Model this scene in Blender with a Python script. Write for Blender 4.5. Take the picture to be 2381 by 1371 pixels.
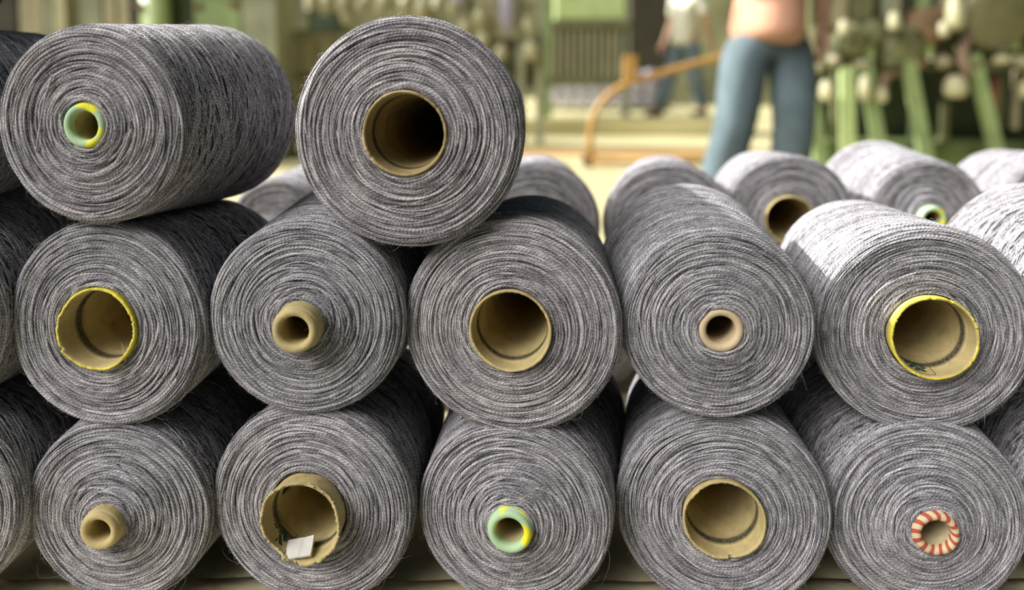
import bpy, bmesh, math, random
import numpy as np
from mathutils import Vector, Matrix

# ------------------------------------------------------------------ camera, light, exposure
for o in list(bpy.data.objects): bpy.data.objects.remove(o)
S = bpy.context.scene
COL = S.collection
IW, IH, F = 2381.0, 1371.0, 1700.0
TH = math.radians(4.0)
CY = 299.0                                        # the lens is shifted: its axis meets the frame here
CAMZ = 0.70
cam_d = bpy.data.cameras.new('camera'); cam = bpy.data.objects.new('camera', cam_d); COL.objects.link(cam)
cam.location = (0, 0, CAMZ); cam.rotation_euler = (math.pi/2-TH, 0, 0)
cam_d.sensor_width = 36; cam_d.lens = 36*F/IW; cam_d.shift_y = (CY-IH/2)/IW; cam_d.clip_start = .02; cam_d.clip_end = 200
cam_d.dof.use_dof = True; cam_d.dof.focus_distance = .67; cam_d.dof.aperture_fstop = 2.1
S.camera = cam
S.view_settings.view_transform = 'Standard'; S.view_settings.look = 'None'
S.view_settings.exposure = 0.0; S.view_settings.gamma = 1.0; S.view_settings.use_curve_mapping = False

sun_d = bpy.data.lights.new('sun', 'SUN'); sun = bpy.data.objects.new('sun', sun_d); COL.objects.link(sun)
sun_d.energy = 9.5; sun_d.angle = math.radians(1.6); sun_d.color = (1.0, .975, .94)
SUN_DIR = Vector((-.83, .165, .56)).normalized()          # towards the sun
sun.rotation_euler = SUN_DIR.to_track_quat('Z', 'Y').to_euler(); sun.location = (-6, -3, 8)

world = bpy.data.worlds.new('world'); S.world = world; world.use_nodes = True
wn = world.node_tree.nodes; wl = world.node_tree.links; wn.clear()
tc = wn.new('ShaderNodeTexCoord')
def lobe(d, power):
    n = wn.new('ShaderNodeVectorMath'); n.operation = 'DOT_PRODUCT'
    wl.new(tc.outputs['Generated'], n.inputs[0]); n.inputs[1].default_value = Vector(d).normalized()
    m = wn.new('ShaderNodeMath'); m.operation = 'MAXIMUM'; wl.new(n.outputs['Value'], m.inputs[0]); m.inputs[1].default_value = 0
    p = wn.new('ShaderNodeMath'); p.operation = 'POWER'; wl.new(m.outputs[0], p.inputs[0]); p.inputs[1].default_value = power
    return p.outputs[0]
def wmix(a, fac, col):
    s = wn.new('ShaderNodeVectorMath'); s.operation = 'SCALE'; s.inputs[0].default_value = col[:3]; wl.new(fac, s.inputs['Scale'])
    ad = wn.new('ShaderNodeVectorMath'); ad.operation = 'ADD'; wl.new(s.outputs[0], ad.inputs[0])
    if isinstance(a, tuple): ad.inputs[1].default_value = a
    else: wl.new(a, ad.inputs[1])
    return ad.outputs[0]
sky = wmix((.009, .016, .019), lobe((-.60, -.50, .62), 24.0), (18.0, 17.4, 16.7))
sky = wmix(sky, lobe((.2, .1, 1), 2.0), (.045, .068, .08))
bg = wn.new('ShaderNodeBackground'); wl.new(sky, bg.inputs['Color']); bg.inputs['Strength'].default_value = 1.0
wo = wn.new('ShaderNodeOutputWorld'); wl.new(bg.outputs[0], wo.inputs[0])

# ------------------------------------------------------------------ helpers
def ray(u, v):
    a = (u-IW/2)/F; b = -(v-CY)/F
    return Vector((a, math.cos(TH)+b*math.sin(TH), -math.sin(TH)+b*math.cos(TH)))
def W(u, v, Y):                                   # the world point seen at (u, v) on the vertical plane y = Y
    d = ray(u, v); return Vector((0, 0, CAMZ)) + d*(Y/d.y)
def depth(u, v, Y): return Y/ray(u, v).y
def WF(u, v, z=0.0):                              # the point of the floor plane seen at (u, v)
    d = ray(u, v); return Vector((0, 0, CAMZ)) + d*((z-CAMZ)/d.z)

def empty(name, label, cat, loc=(0, 0, 0), rot=None, group=None):
    o = bpy.data.objects.new(name, None); COL.objects.link(o); o.empty_display_size = .05
    o.location = loc
    if rot is not None: o.rotation_euler = rot
    o['label'] = label; o['category'] = cat
    if group: o['group'] = group
    return o
def tag(o, label, cat, group=None, kind=None):
    o['label'] = label; o['category'] = cat
    if group: o['group'] = group
    if kind: o['kind'] = kind
    return o
def link(name, me, mat, parent=None):
    o = bpy.data.objects.new(name, me); COL.objects.link(o)
    if mat is not None:
        me.materials.clear(); me.materials.append(mat)
    if parent: o.parent = parent
    return o
def copy_tree(o, parent=None):
    c = o.copy(); COL.objects.link(c); c.parent = parent
    for ch in [x for x in bpy.data.objects if x.parent == o]: copy_tree(ch, c)
    return c

class MB:
    """collects simple solids into one mesh"""
    def __init__(s): s.v = []; s.f = []
    def add(s, vs, fs):
        n = len(s.v); s.v += [tuple(p) for p in vs]; s.f += [tuple(i+n for i in q) for q in fs]; return s
    def box(s, a, b, bev=0.0):
        x0, y0, z0 = [min(a[i], b[i]) for i in range(3)]; x1, y1, z1 = [max(a[i], b[i]) for i in range(3)]
        if bev <= 0 or bev*2.2 > min(x1-x0, y1-y0, z1-z0):
            return s.add([(x0,y0,z0),(x1,y0,z0),(x1,y1,z0),(x0,y1,z0),(x0,y0,z1),(x1,y0,z1),(x1,y1,z1),(x0,y1,z1)],
                  [(3,2,1,0),(4,5,6,7),(0,1,5,4),(1,2,6,5),(2,3,7,6),(3,0,4,7)])
        bm = bmesh.new(); bmesh.ops.create_cube(bm, size=1)
        for v in bm.verts: v.co = ((x0+x1)/2+v.co.x*(x1-x0), (y0+y1)/2+v.co.y*(y1-y0), (z0+z1)/2+v.co.z*(z1-z0))
        bmesh.ops.bevel(bm, geom=list(bm.edges), offset=bev, segments=2, affect='EDGES', profile=.6)
        bm.verts.index_update(); s.add([v.co[:] for v in bm.verts], [[v.index for v in f.verts] for f in bm.faces]); bm.free(); return s
    def tube(s, pts, r, k=12, caps=True):
        pts = [Vector(p) for p in pts]; n = len(pts)
        rr = r if isinstance(r, (list, tuple)) else [r]*n
        up = None; vs = []
        for i, p in enumerate(pts):
            t = (pts[min(i+1, n-1)]-pts[max(i-1, 0)]).normalized()
            if up is None: up = t.orthogonal().normalized()
            up = (up - t*up.dot(t)).normalized(); w = t.cross(up)
            for j in range(k):
                a = 2*math.pi*j/k; vs.append(p+(up*math.cos(a)+w*math.sin(a))*rr[i])
        fs = [(i*k+j, i*k+(j+1) % k, (i+1)*k+(j+1) % k, (i+1)*k+j) for i in range(n-1) for j in range(k)]
        if caps: fs += [tuple(range(k))[::-1], tuple((n-1)*k+j for j in range(k))]
        return s.add(vs, fs)
    def lathe(s, prof, c=(0, 0, 0), ax=(0, 0, 1), k=24):
        c = Vector(c); ax = Vector(ax).normalized(); x = ax.orthogonal().normalized(); y = ax.cross(x); vs = []
        for r, z in prof:
            for j in range(k):
                a = 2*math.pi*j/k; vs.append(c+ax*z+(x*math.cos(a)+y*math.sin(a))*r)
        n = len(prof)
        return s.add(vs, [(i*k+j, i*k+(j+1) % k, (i+1)*k+(j+1) % k, (i+1)*k+j) for i in range(n-1) for j in range(k)])
    def bar(s, a, b, w, t):
        a, b = Vector(a), Vector(b); d = (b-a).normalized(); x = d.cross(Vector((0, 1, 0)))
        x = x.normalized() if x.length > .01 else Vector((1, 0, 0)); y = d.cross(x)
        vs = [p+x*(sx*w/2)+y*(sy*t/2) for p in (a, b) for sx, sy in ((-1,-1),(1,-1),(1,1),(-1,1))]
        return s.add(vs, [(3,2,1,0),(4,5,6,7),(0,1,5,4),(1,2,6,5),(2,3,7,6),(3,0,4,7)])
    def build(s, name, mat, parent=None, smooth=False, origin=None):
        me = bpy.data.meshes.new(name)
        vs = s.v
        if origin is not None: o_ = Vector(origin); vs = [tuple(Vector(p)-o_) for p in vs]
        me.from_pydata(vs, [], s.f); me.update()
        bm = bmesh.new(); bm.from_mesh(me); bmesh.ops.recalc_face_normals(bm, faces=bm.faces); bm.to_mesh(me); bm.free()
        if smooth: me.polygons.foreach_set('use_smooth', [True]*len(me.polygons))
        o = link(name, me, mat, parent)
        if origin is not None: o.location = origin
        return o

# ------------------------------------------------------------------ materials
def newmat(name):
    m = bpy.data.materials.new(name); m.use_nodes = True; nt = m.node_tree
    b = nt.nodes['Principled BSDF']; return m, nt, nt.nodes, nt.links, b
def noise(nt, vec, scale, detail=3, rough=.55):
    n = nt.nodes.new('ShaderNodeTexNoise'); n.inputs['Scale'].default_value = scale; n.inputs['Detail'].default_value = detail
    n.inputs['Roughness'].default_value = rough
    if vec is not None: nt.links.new(vec, n.inputs['Vector'])
    return n.outputs['Fac']
def ramp(nt, fac, stops):
    r = nt.nodes.new('ShaderNodeValToRGB'); e = r.color_ramp.elements
    while len(e) < len(stops): e.new(.5)
    for i, (p, c) in enumerate(stops): e[i].position = p; e[i].color = (*c[:3], 1)
    nt.links.new(fac, r.inputs[0]); return r.outputs[0]
def math_(nt, op, a, b=None, c=None):
    n = nt.nodes.new('ShaderNodeMath'); n.operation = op
    for i, x in enumerate((a, b, c)):
        if x is None: continue
        if isinstance(x, (int, float)): n.inputs[i].default_value = x
        else: nt.links.new(x, n.inputs[i])
    return n.outputs[0]
def mixc(nt, fac, a, b, mode='MIX'):
    n = nt.nodes.new('ShaderNodeMix'); n.data_type = 'RGBA'; n.blend_type = mode
    for i, x in ((0, fac), (6, a), (7, b)):
        if isinstance(x, (int, float)): n.inputs[i].default_value = x
        elif isinstance(x, tuple): n.inputs[i].default_value = (*x[:3], 1)
        else: nt.links.new(x, n.inputs[i])
    return n.outputs[2]
def bump(nt, b, h, strength, dist):
    n = nt.nodes.new('ShaderNodeBump'); n.inputs['Strength'].default_value = strength; n.inputs['Distance'].default_value = dist
    nt.links.new(h, n.inputs['Height']); nt.links.new(n.outputs[0], b.inputs['Normal'])
def simple(name, col, rough=.6, metal=0, var=.25, scale=8.0, bmp=0.0, stretch=None):
    m, nt, N, L, b = newmat(name)
    t = N.new('ShaderNodeTexCoord'); v = t.outputs['Object']
    if stretch:
        mp = N.new('ShaderNodeMapping'); mp.inputs['Scale'].default_value = stretch; L.new(v, mp.inputs[0]); v = mp.outputs[0]
    f = noise(nt, v, scale)
    c = ramp(nt, f, [(.3, [x*(1-var) for x in col]), (.7, [min(1, x*(1+var)) for x in col])])
    L.new(c, b.inputs['Base Color']); b.inputs['Roughness'].default_value = rough; b.inputs['Metallic'].default_value = metal
    if bmp: bump(nt, b, f, .5, bmp)
    return m

def yarn_material(name, tint=(1, 1, 1)):
    m, nt, N, L, b = newmat(name)
    uv = N.new('ShaderNodeUVMap'); uv.uv_map = 'strand'
    sp = N.new('ShaderNodeSeparateXYZ'); L.new(uv.outputs[0], sp.inputs[0])
    u, v = sp.outputs[0], sp.outputs[1]           # u: millimetres along the strand, v: turn around it
    at = N.new('ShaderNodeAttribute'); at.attribute_name = 'rnd'
    rnd = at.outputs['Fac']
    # angle around the strand as a closed circle, so nothing shows a seam
    an = math_(nt, 'MULTIPLY', v, 2*math.pi); cs = math_(nt, 'COSINE', an); sn = math_(nt, 'SINE', an)
    def vec(k, kv, off):
        c = N.new('ShaderNodeCombineXYZ')
        L.new(math_(nt, 'MULTIPLY', u, k), c.inputs[0])
        L.new(math_(nt, 'MULTIPLY_ADD', cs, kv, math_(nt, 'MULTIPLY', rnd, 91.0)), c.inputs[1])
        L.new(math_(nt, 'MULTIPLY_ADD', sn, kv, off), c.inputs[2]); return c.outputs[0]
    mel = noise(nt, vec(.085, .25, 0.0), 1.0, 2)
    fib = noise(nt, vec(.55, 1.6, 7.0), 1.0, 3, .7)
    # two plies twisted together
    tw = math_(nt, 'SINE', math_(nt, 'ADD', math_(nt, 'MULTIPLY', u, 2*math.pi/3.4), math_(nt, 'MULTIPLY', v, 4*math.pi)))
    f = math_(nt, 'ADD', math_(nt, 'MULTIPLY', mel, .47), math_(nt, 'MULTIPLY', fib, .53))
    f = math_(nt, 'ADD', f, math_(nt, 'MULTIPLY', tw, .055))
    f = math_(nt, 'ADD', f, math_(nt, 'MULTIPLY', math_(nt, 'SUBTRACT', rnd, .5), .19))
    c = ramp(nt, f, [(.33, [x*t for x, t in zip((.075, .074, .082), tint)]), (.46, [x*t for x, t in zip((.235, .229, .243), tint)]),
                     (.58, [x*t for x, t in zip((.435, .425, .438), tint)]), (.72, [x*t for x, t in zip((.78, .765, .77), tint)])])
    L.new(c, b.inputs['Base Color']); b.inputs['Roughness'].default_value = .85
    b.inputs['Specular IOR Level'].default_value = .25
    b.inputs['Sheen Weight'].default_value = .12; b.inputs['Sheen Roughness'].default_value = .5
    bump(nt, b, math_(nt, 'ADD', math_(nt, 'MULTIPLY', tw, .5), fib), .7, .0005)
    return m

def board_material(name, base, rim=None, rim2=None, stripes=False):
    """grey-brown pressed cardboard; attribute 'rim' is 1 where the end of the tube is painted"""
    m, nt, N, L, b = newmat(name)
    t = N.new('ShaderNodeTexCoord'); v = t.outputs['Object']
    f = noise(nt, v, 60, 5, .6); g = noise(nt, v, 420, 2)
    c = ramp(nt, f, [(.32, [x*.78 for x in base]), (.68, [min(1, x*1.12) for x in base])])
    st = ramp(nt, noise(nt, v, 24, 4, .7), [(.60, (1, 1, 1)), (.72, (.62, .56, .46))])
    c = mixc(nt, .8, c, st, 'MULTIPLY')
    if rim:
        at = N.new('ShaderNodeAttribute'); at.attribute_name = 'rim'
        rc = rim
        if rim2 and not stripes:
            rc = ramp(nt, noise(nt, v, 34, 1), [(.50, rim), (.56, rim2)])
        if stripes:
            sp = N.new('ShaderNodeSeparateXYZ'); L.new(v, sp.inputs[0])
            an = math_(nt, 'ARCTAN2', sp.outputs[1], sp.outputs[0])
            w = math_(nt, 'SINE', math_(nt, 'ADD', math_(nt, 'MULTIPLY', an, 13.0), math_(nt, 'MULTIPLY', sp.outputs[2], 420.0)))
            w = math_(nt, 'ADD', w, math_(nt, 'MULTIPLY', f, 1.2))
            rc = ramp(nt, math_(nt, 'MULTIPLY', w, .5), [(.30, rim2), (.42, rim)])
        k = math_(nt, 'ADD', at.outputs['Fac'], math_(nt, 'MULTIPLY', math_(nt, 'SUBTRACT', f, .5), .7))
        k = ramp(nt, k, [(.42, (0, 0, 0)), (.56, (1, 1, 1))])
        c = mixc(nt, k, c, rc)
    # worn dark ring left by the winder's chuck
    at2 = N.new('ShaderNodeAttribute'); at2.attribute_name = 'wear'
    k2 = math_(nt, 'MULTIPLY', at2.outputs['Fac'], math_(nt, 'MULTIPLY_ADD', g, .7, .6))
    c = mixc(nt, k2, c, (.035, .032, .02))
    L.new(c, b.inputs['Base Color']); b.inputs['Roughness'].default_value = .8
    bump(nt, b, math_(nt, 'ADD', f, g), .4, .0006)
    return m

YARN = yarn_material('grey_heather_yarn', (1.0, .985, 1.005))
YARN_B = yarn_material('grey_heather_yarn_cool', (.99, .98, 1.01))
YARN_C = yarn_material('grey_heather_yarn_warm', (1.02, .99, .99))
KRAFT = (.50, .40, .185)
M_PLAIN = board_material('kraft_board', KRAFT)
M_YEL = board_material('kraft_board_yellow_end', KRAFT, (.74, .63, .06))
M_MINT = board_material('board_mint_end', (.50, .42, .22), (.42, .60, .36), (.80, .76, .02))
M_PINK = board_material('board_pale_pink_end', (.56, .44, .27), (.58, .45, .28))
M_RED = board_material('board_red_striped_end', (.58, .50, .30), (.44, .085, .06), (.66, .55, .33), stripes=True)
M_INK = simple('green_ink', (.010, .045, .025), .7, var=.4, scale=300)
M_LINE = simple('dark_ink_line', (.03, .035, .03), .7)
M_PAPER = simple('white_paper', (.60, .59, .54), .6, var=.06, scale=90)

# ------------------------------------------------------------------ yarn packages
def grid_faces(S_, n, k, off):
    i = np.arange(n-1)[:, None]; j = np.arange(k)[None, :]; j2 = (j+1) % k
    q = np.stack([i*k+j, i*k+j2, (i+1)*k+j2, (i+1)*k+j], -1).reshape(-1, 4)
    st = (np.arange(S_)*n*k)[:, None, None]
    return (q[None]+st).reshape(-1, 4)+off
def sweep(P, Nn, rad, k, rng, rnd):
    """P, Nn: (S,n,3) points and surface normals; rad (S,n). Returns verts, faces, uv per loop, rnd per vertex"""
    S_, n, _ = P.shape
    T = np.gradient(P, axis=1); T /= np.linalg.norm(T, axis=2, keepdims=True)+1e-12
    B = np.cross(T, Nn); B /= np.linalg.norm(B, axis=2, keepdims=True)+1e-12
    N2 = np.cross(B, T)
    a = 2*np.pi*np.arange(k)/k
    V = P[:, :, None, :]+rad[:, :, None, None]*(np.cos(a)[None, None, :, None]*N2[:, :, None, :]+np.sin(a)[None, None, :, None]*B[:, :, None, :])
    seg = np.linalg.norm(np.diff(P, axis=1), axis=2)*1000
    ln = np.concatenate([np.zeros((S_, 1)), np.cumsum(seg, 1)], 1)+rng.uniform(0, 400, (S_, 1))
    F_ = grid_faces(S_, n, k, 0)
    i = np.arange(n-1)[:, None]; j = np.arange(k)[None, :]
    u0 = np.broadcast_to(ln[:, :-1, None], (S_, n-1, k)); u1 = np.broadcast_to(ln[:, 1:, None], (S_, n-1, k))
    v0 = np.broadcast_to((j/k)[None], (S_, n-1, k)); v1 = np.broadcast_to(((j+1)/k)[None], (S_, n-1, k))
    UV = np.stack([np.stack([u0, v0], -1), np.stack([u0, v1], -1), np.stack([u1, v1], -1), np.stack([u1, v0], -1)], 3).reshape(-1, 2)
    R_ = np.repeat(rnd, n*k)
    return V.reshape(-1, 3), F_, UV, R_
def np_mesh(name, chunks):
    off = 0; Vs, Fs, Us, Rs = [], [], [], []
    for V, F_, U, R_ in chunks:
        Vs.append(V); Fs.append(F_+off); Us.append(U); Rs.append(R_); off += len(V)
    V = np.concatenate(Vs).astype(np.float32); F_ = np.concatenate(Fs).astype(np.int32); U = np.concatenate(Us).astype(np.float32); R_ = np.concatenate(Rs).astype(np.float32)
    me = bpy.data.meshes.new(name); me.vertices.add(len(V)); me.vertices.foreach_set('co', V.ravel())
    me.loops.add(F_.size); me.loops.foreach_set('vertex_index', F_.ravel())
    me.polygons.add(len(F_)); me.polygons.foreach_set('loop_start', np.arange(0, F_.size, 4, dtype=np.int32))
    me.polygons.foreach_set('use_smooth', np.ones(len(F_), dtype=bool))
    uv = me.uv_layers.new(name='strand'); uv.data.foreach_set('uv', U.ravel())
    at = me.attributes.new('rnd', 'FLOAT', 'POINT'); at.data.foreach_set('value', R_)
    me.update(calc_edges=True); return me

class Profile:
    """half section of one package, local z towards the viewer's end; z=0 where the front shoulder meets the side"""
    def __init__(p, rt, R, L, taper, bulge, re=.009, rr=.014):
        p.rt, p.R, p.L, p.tp, p.b, p.re, p.rr = rt, R, L, taper, bulge, re, rr
        t = np.linspace(0, 1, 60); r = rt+(R-re-rt)*t
        z = re+bulge*(1-t)**1.7
        a = np.linspace(0, np.pi/2, 24)[1:]
        r2 = R-re+re*np.sin(a); z2 = re*np.cos(a)
        p.pr = np.concatenate([r, r2]); p.pz = np.concatenate([z, z2])
        d = np.hypot(np.diff(p.pr), np.diff(p.pz)); p.s = np.concatenate([[0], np.cumsum(d)]); p.S = p.s[-1]
    def face(p, s):
        r = np.interp(s, p.s, p.pr); z = np.interp(s, p.s, p.pz)
        e = 3e-4; dr = np.interp(s+e, p.s, p.pr)-np.interp(s-e, p.s, p.pr); dz = np.interp(s+e, p.s, p.pz)-np.interp(s-e, p.s, p.pz)
        l = np.hypot(dr, dz)+1e-12; return r, z, -dz/l, dr/l      # normal (nr, nz)
    def side(p, z):                                               # z from 0 to -L
        r = p.R+p.tp*(-z); e = np.clip((-z-(p.L-p.rr))/p.rr, 0, 1)
        return r-p.rr*(1-np.sqrt(np.maximum(0, 1-e*e)))

def yarn_mesh(name, rt, R, L, taper, bulge, seed, detail=1.0, lead=13.0, rs=.00096):
    rng = np.random.default_rng(seed); p = Profile(rt, R, L, taper, bulge)
    ch = []
    # core surface under the strands
    k = 96; prof = [(p.rt-.001, p.pz[0]-.001)]
    for i in range(0, len(p.pr), 4):
        _, _, nr, nz = p.face(p.s[i]); prof.append((p.pr[i]-nr*.0016, p.pz[i]-nz*.0016))
    for z in np.concatenate([np.linspace(-.002, -(L-p.rr), 12), -L+p.rr*(1-np.sin(np.linspace(.15, np.pi/2, 8)))]):
        prof.append((float(p.side(np.array(z)))-.0014, float(z)))
    Rb = float(p.side(np.array(-L+1e-5)))
    prof += [(Rb-.004, -L-.001), (p.rt*.9, -L-.002), (p.rt*.5, -L-.002)]
    prof = np.array(prof); n = len(prof); a = 2*np.pi*np.arange(k)/k
    V = np.stack([prof[:, None, 0]*np.cos(a), prof[:, None, 0]*np.sin(a), np.repeat(prof[:, 1:2], k, 1)], -1).reshape(-1, 3)
    Fc = grid_faces(1, n, k, 0); UV = np.zeros((len(Fc)*4, 2)); UV[:, 0] = rng.uniform(0, 300, len(UV))
    ch.append((V, Fc, UV, np.full(len(V), .2)))  # core made darker, painting shade into the gaps between strands
    # strands on the end: arcs of turns that rise to the end face and dive back into the package
    step = .00086/detail; ss = np.arange(.0004, p.S+.001, step); per = 6
    s0 = np.repeat(ss, per)+rng.normal(0, .0004, len(ss)*per); A = len(s0)
    layer_ph = np.repeat(rng.uniform(0, 2*np.pi, len(ss)), per)
    ph = layer_ph+np.tile(np.arange(per)*2*np.pi/per, len(ss))+rng.uniform(-.35, .35, A)
    half = rng.uniform(.38, 1.15, A)*np.where(rng.random(A) < .25, 1.5, 1.0)
    npt = int(26*max(.6, detail)); t = np.linspace(-1, 1, npt)[None, :]
    fi = ph[:, None]+half[:, None]*t
    slope = rng.normal(0, .0021, A)[:, None]; bend = rng.normal(0, .0011, A)[:, None]
    s = s0[:, None]+slope*t+bend*t*t+.0003*np.sin(fi*rng.integers(2, 7, A)[:, None]+rng.uniform(0, 6, A)[:, None])
    s = np.clip(s, 0, p.S)
    r, z, nr, nz = p.face(s)
    peak = rng.uniform(-.0014, .0010, A)[:, None]
    lift = peak-.0022*np.abs(t)**2.2*(half[:, None]**1.0)
    P = np.stack([(r+nr*lift)*np.cos(fi), (r+nr*lift)*np.sin(fi), z+nz*lift], -1)
    Nn = np.stack([nr*np.cos(fi), nr*np.sin(fi), nz], -1)
    rad = rs*rng.uniform(.78, 1.18, A)[:, None]*np.clip(1.25-np.abs(t)**6, .3, 1)*(1+.06*np.sin(fi*40+s0[:, None]*9999))
    ch.append(sweep(P, Nn, rad, 6 if detail > .8 else 5, rng, rng.random(A)))
    # crossing helical windings on the side
    for sign, dens, off in ((1, .92, .0001), (-1, .92, -.0002)):
        la = math.radians(lead); cnt = max(8, int(2*np.pi*R*math.sin(la)/(2*rs)*dens*(1 if detail > .8 else .8)))
        npt = int(130*max(.55, detail)); t = np.linspace(0, 1, npt)[None, :]
        zz = .0015-(L+.0012)*t*np.ones((cnt, 1))
        lj = np.tan(la*rng.uniform(.80, 1.22, cnt))[:, None]
        f0 = (np.arange(cnt)*2*np.pi/cnt+rng.normal(0, .025, cnt))[:, None]
        fi = f0+sign*(L*t)/(R*lj)+.012*np.sin(t*rng.uniform(8, 30, cnt)[:, None]+f0*7)
        zz = zz+.0006*np.sin(fi*3+f0*11)
        zc = np.clip(zz, -L+1e-4, 0); r = p.side(zc)
        wob = off+.00032*np.sin(t*rng.uniform(10, 26, cnt)[:, None]+rng.uniform(0, 6, cnt)[:, None])
        r = r+wob-.006*np.clip((zz+.001)/.003, 0, 1)**2
        P = np.stack([r*np.cos(fi), r*np.sin(fi), zz], -1); Nn = np.stack([np.cos(fi), np.sin(fi), 0*fi], -1)
        rad = np.broadcast_to(rs*rng.uniform(.8, 1.15, cnt)[:, None], fi.shape).copy()
        ch.append(sweep(P, Nn, rad, 5, rng, rng.random(cnt)))
    # stray fibres
    if detail > .8:
        for cnt, ln, hr in ((1800, .0042, .00009), (300, .0095, .0001), (34, .018, .0001)):
            onf = rng.random(cnt) < .72
            s = rng.uniform(0, p.S, cnt)**1.0; r1, z1, nr, nz = p.face(s)
            zs = -rng.uniform(0, L*.9, cnt); r2 = p.side(zs)
            r = np.where(onf, r1, r2); z = np.where(onf, z1, zs); nr = np.where(onf, nr, 1.0); nz = np.where(onf, nz, 0.0)
            f = rng.uniform(0, 2*np.pi, cnt)
            Nn = np.stack([nr*np.cos(f), nr*np.sin(f), nz], -1)
            Tt = np.stack([-np.sin(f), np.cos(f), 0*f], -1); Bt = np.cross(Nn, Tt)
            th = rng.normal(0, .7, cnt)[:, None]; d1 = Tt*np.cos(th)+Bt*np.sin(th); d1 *= np.where(rng.random(cnt) < .5, 1, -1)[:, None]
            d2 = np.cross(Nn, d1)
            P0 = np.stack([r*np.cos(f), r*np.sin(f), z], -1)
            tt = np.linspace(0, 1, 6)[None, :, None]; l = (ln*rng.uniform(.5, 1.4, cnt))[:, None, None]
            cv = rng.normal(0, .5, cnt)[:, None, None]; rise = rng.uniform(.15, .55, cnt)[:, None, None]
            P = P0[:, None, :]+d1[:, None, :]*l*tt+d2[:, None, :]*l*cv*tt*tt+Nn[:, None, :]*(.0006+l*rise*np.sin(tt*2.4))
            rad = hr*(1-.6*tt[:, :, 0])*np.ones((cnt, 1))
            ch.append(sweep(P, np.broadcast_to(Nn[:, None, :], P.shape), rad, 3, rng, np.full(cnt, 1.6)))
    return np_mesh(name, ch)

def tube_mesh(name, r0, r1, L, zf, wall, nose, seed, ragged=.0006, rimlen=.012, k=160, flare=0.0, notches=()):
    """cardboard cone: r0 outer radius at the viewer's end (z = zf), r1 at the far end (z = zf-L)"""
    rng = np.random.default_rng(seed); rows = []     # (r, z, rim, wear, rag)
    ro = lambda d: r0+(r1-r0)*d/L
    rows.append((.0005, zf-L, 0, 0, 0)) if not nose else None
    ds = np.concatenate([np.linspace(L, .05, 8), np.linspace(.045, .004, 16)])
    for d in ds: rows.append((ro(d)+flare*max(0, 1-d/.012), zf-d, 1.0 if d < rimlen else 0.0, 0, 0))
    if nose:                                          # rounded rolled-in lip
        h = wall/2
        for a in np.linspace(0, np.pi, 13): rows.append((ro(0)-h+h*math.cos(a), zf-.004+.004*math.sin(a)*1.0, 1.0, 0, .15))
        ri = ro(0)-wall
        for d in (.005, .009, .014): rows.append((ri+.0002*d/.014, zf-d, 1.0 if d < .008 else 0, 0, 0))
        for d in np.linspace(.018, L*.97, 12): rows.append((ri+(ro(d)-.0028-ri)*min(1, (d-.014)/.05), zf-d, 0, 0, 0))
    else:
        rows += [(ro(0)+flare, zf-.0015, 1, 0, .6), (ro(0)-.0002+flare, zf-.0002, 1, 0, 1), (ro(0)-wall*.5+flare, zf+.0001, .62, 0, 1), (ro(0)-wall+flare*.6, zf-.0003, .35, 0, 1)]
        rows += [(ro(.002)-wall, zf-.002, .1, 0, .5)]
        for d in (.004, .008, .012, .0155): rows.append((ro(d)-wall, zf-d, 0, 0, 0))
        rows += [(ro(.017)-wall-.0008, zf-.017, 0, .7, 0), (ro(.019)-wall-.0009, zf-.019, 0, 1, 0), (ro(.023)-wall-.0009, zf-.023, 0, .9, 0), (ro(.0255)-wall-.0006, zf-.0255, 0, .15, 0)]
        for d in np.linspace(.03, L*.97, 14): rows.append((ro(d)-wall-.0006, zf-d, 0, 0, 0))
        rows.append((.0005, zf-L*.97, 0, 0, 0))          # unseen end cap, added to stop light coming through the tube
    a = 2*np.pi*np.arange(k)/k
    rag = np.zeros(k); dis = np.zeros(k)
    for h in (1, 2, 3, 4, 6, 9, 14, 23):
        rag += rng.normal(0, 1.5/h**.8)*np.sin(h*a+rng.uniform(0, 6)); dis += rng.normal(0, 1/h**1.1)*np.sin(h*a+rng.uniform(0, 6))
    rag += np.round(rng.random(k)**6*1.6)*rng.normal(0, .7, k)
    nt_ = np.zeros(k)
    for ang, wd, dp in notches:
        da = np.abs((a-ang+np.pi) % (2*np.pi)-np.pi); nt_ += np.where(da < wd, dp*(1-da/wd*.5), 0)
    V = []; rim = []; wear = []
    for r, z, rm, we, rg in rows:
        zz = z+rg*ragged*rag-rg*nt_; rr = r+rg*ragged*.5*rng.normal(0, 1, k)*.5+dis*ragged*.5*max(rg, .3 if z > zf-.03 else 0)
        V.append(np.stack([rr*np.cos(a), rr*np.sin(a), zz], -1)); rim += [rm]*k; wear += [we]*k
    V = np.concatenate(V).astype(np.float32); Fa = grid_faces(1, len(rows), k, 0).astype(np.int32)
    me = bpy.data.meshes.new(name); me.vertices.add(len(V)); me.vertices.foreach_set('co', V.ravel())
    me.loops.add(Fa.size); me.loops.foreach_set('vertex_index', Fa.ravel()); me.polygons.add(len(Fa))
    me.polygons.foreach_set('loop_start', np.arange(0, Fa.size, 4, dtype=np.int32)); me.polygons.foreach_set('use_smooth', np.ones(len(Fa), dtype=bool))
    for nm, vals in (('rim', rim), ('wear', wear)):
        at = me.attributes.new(nm, 'FLOAT', 'POINT'); at.data.foreach_set('value', np.array(vals, dtype=np.float32))
    me.update(calc_edges=True); return me

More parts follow.
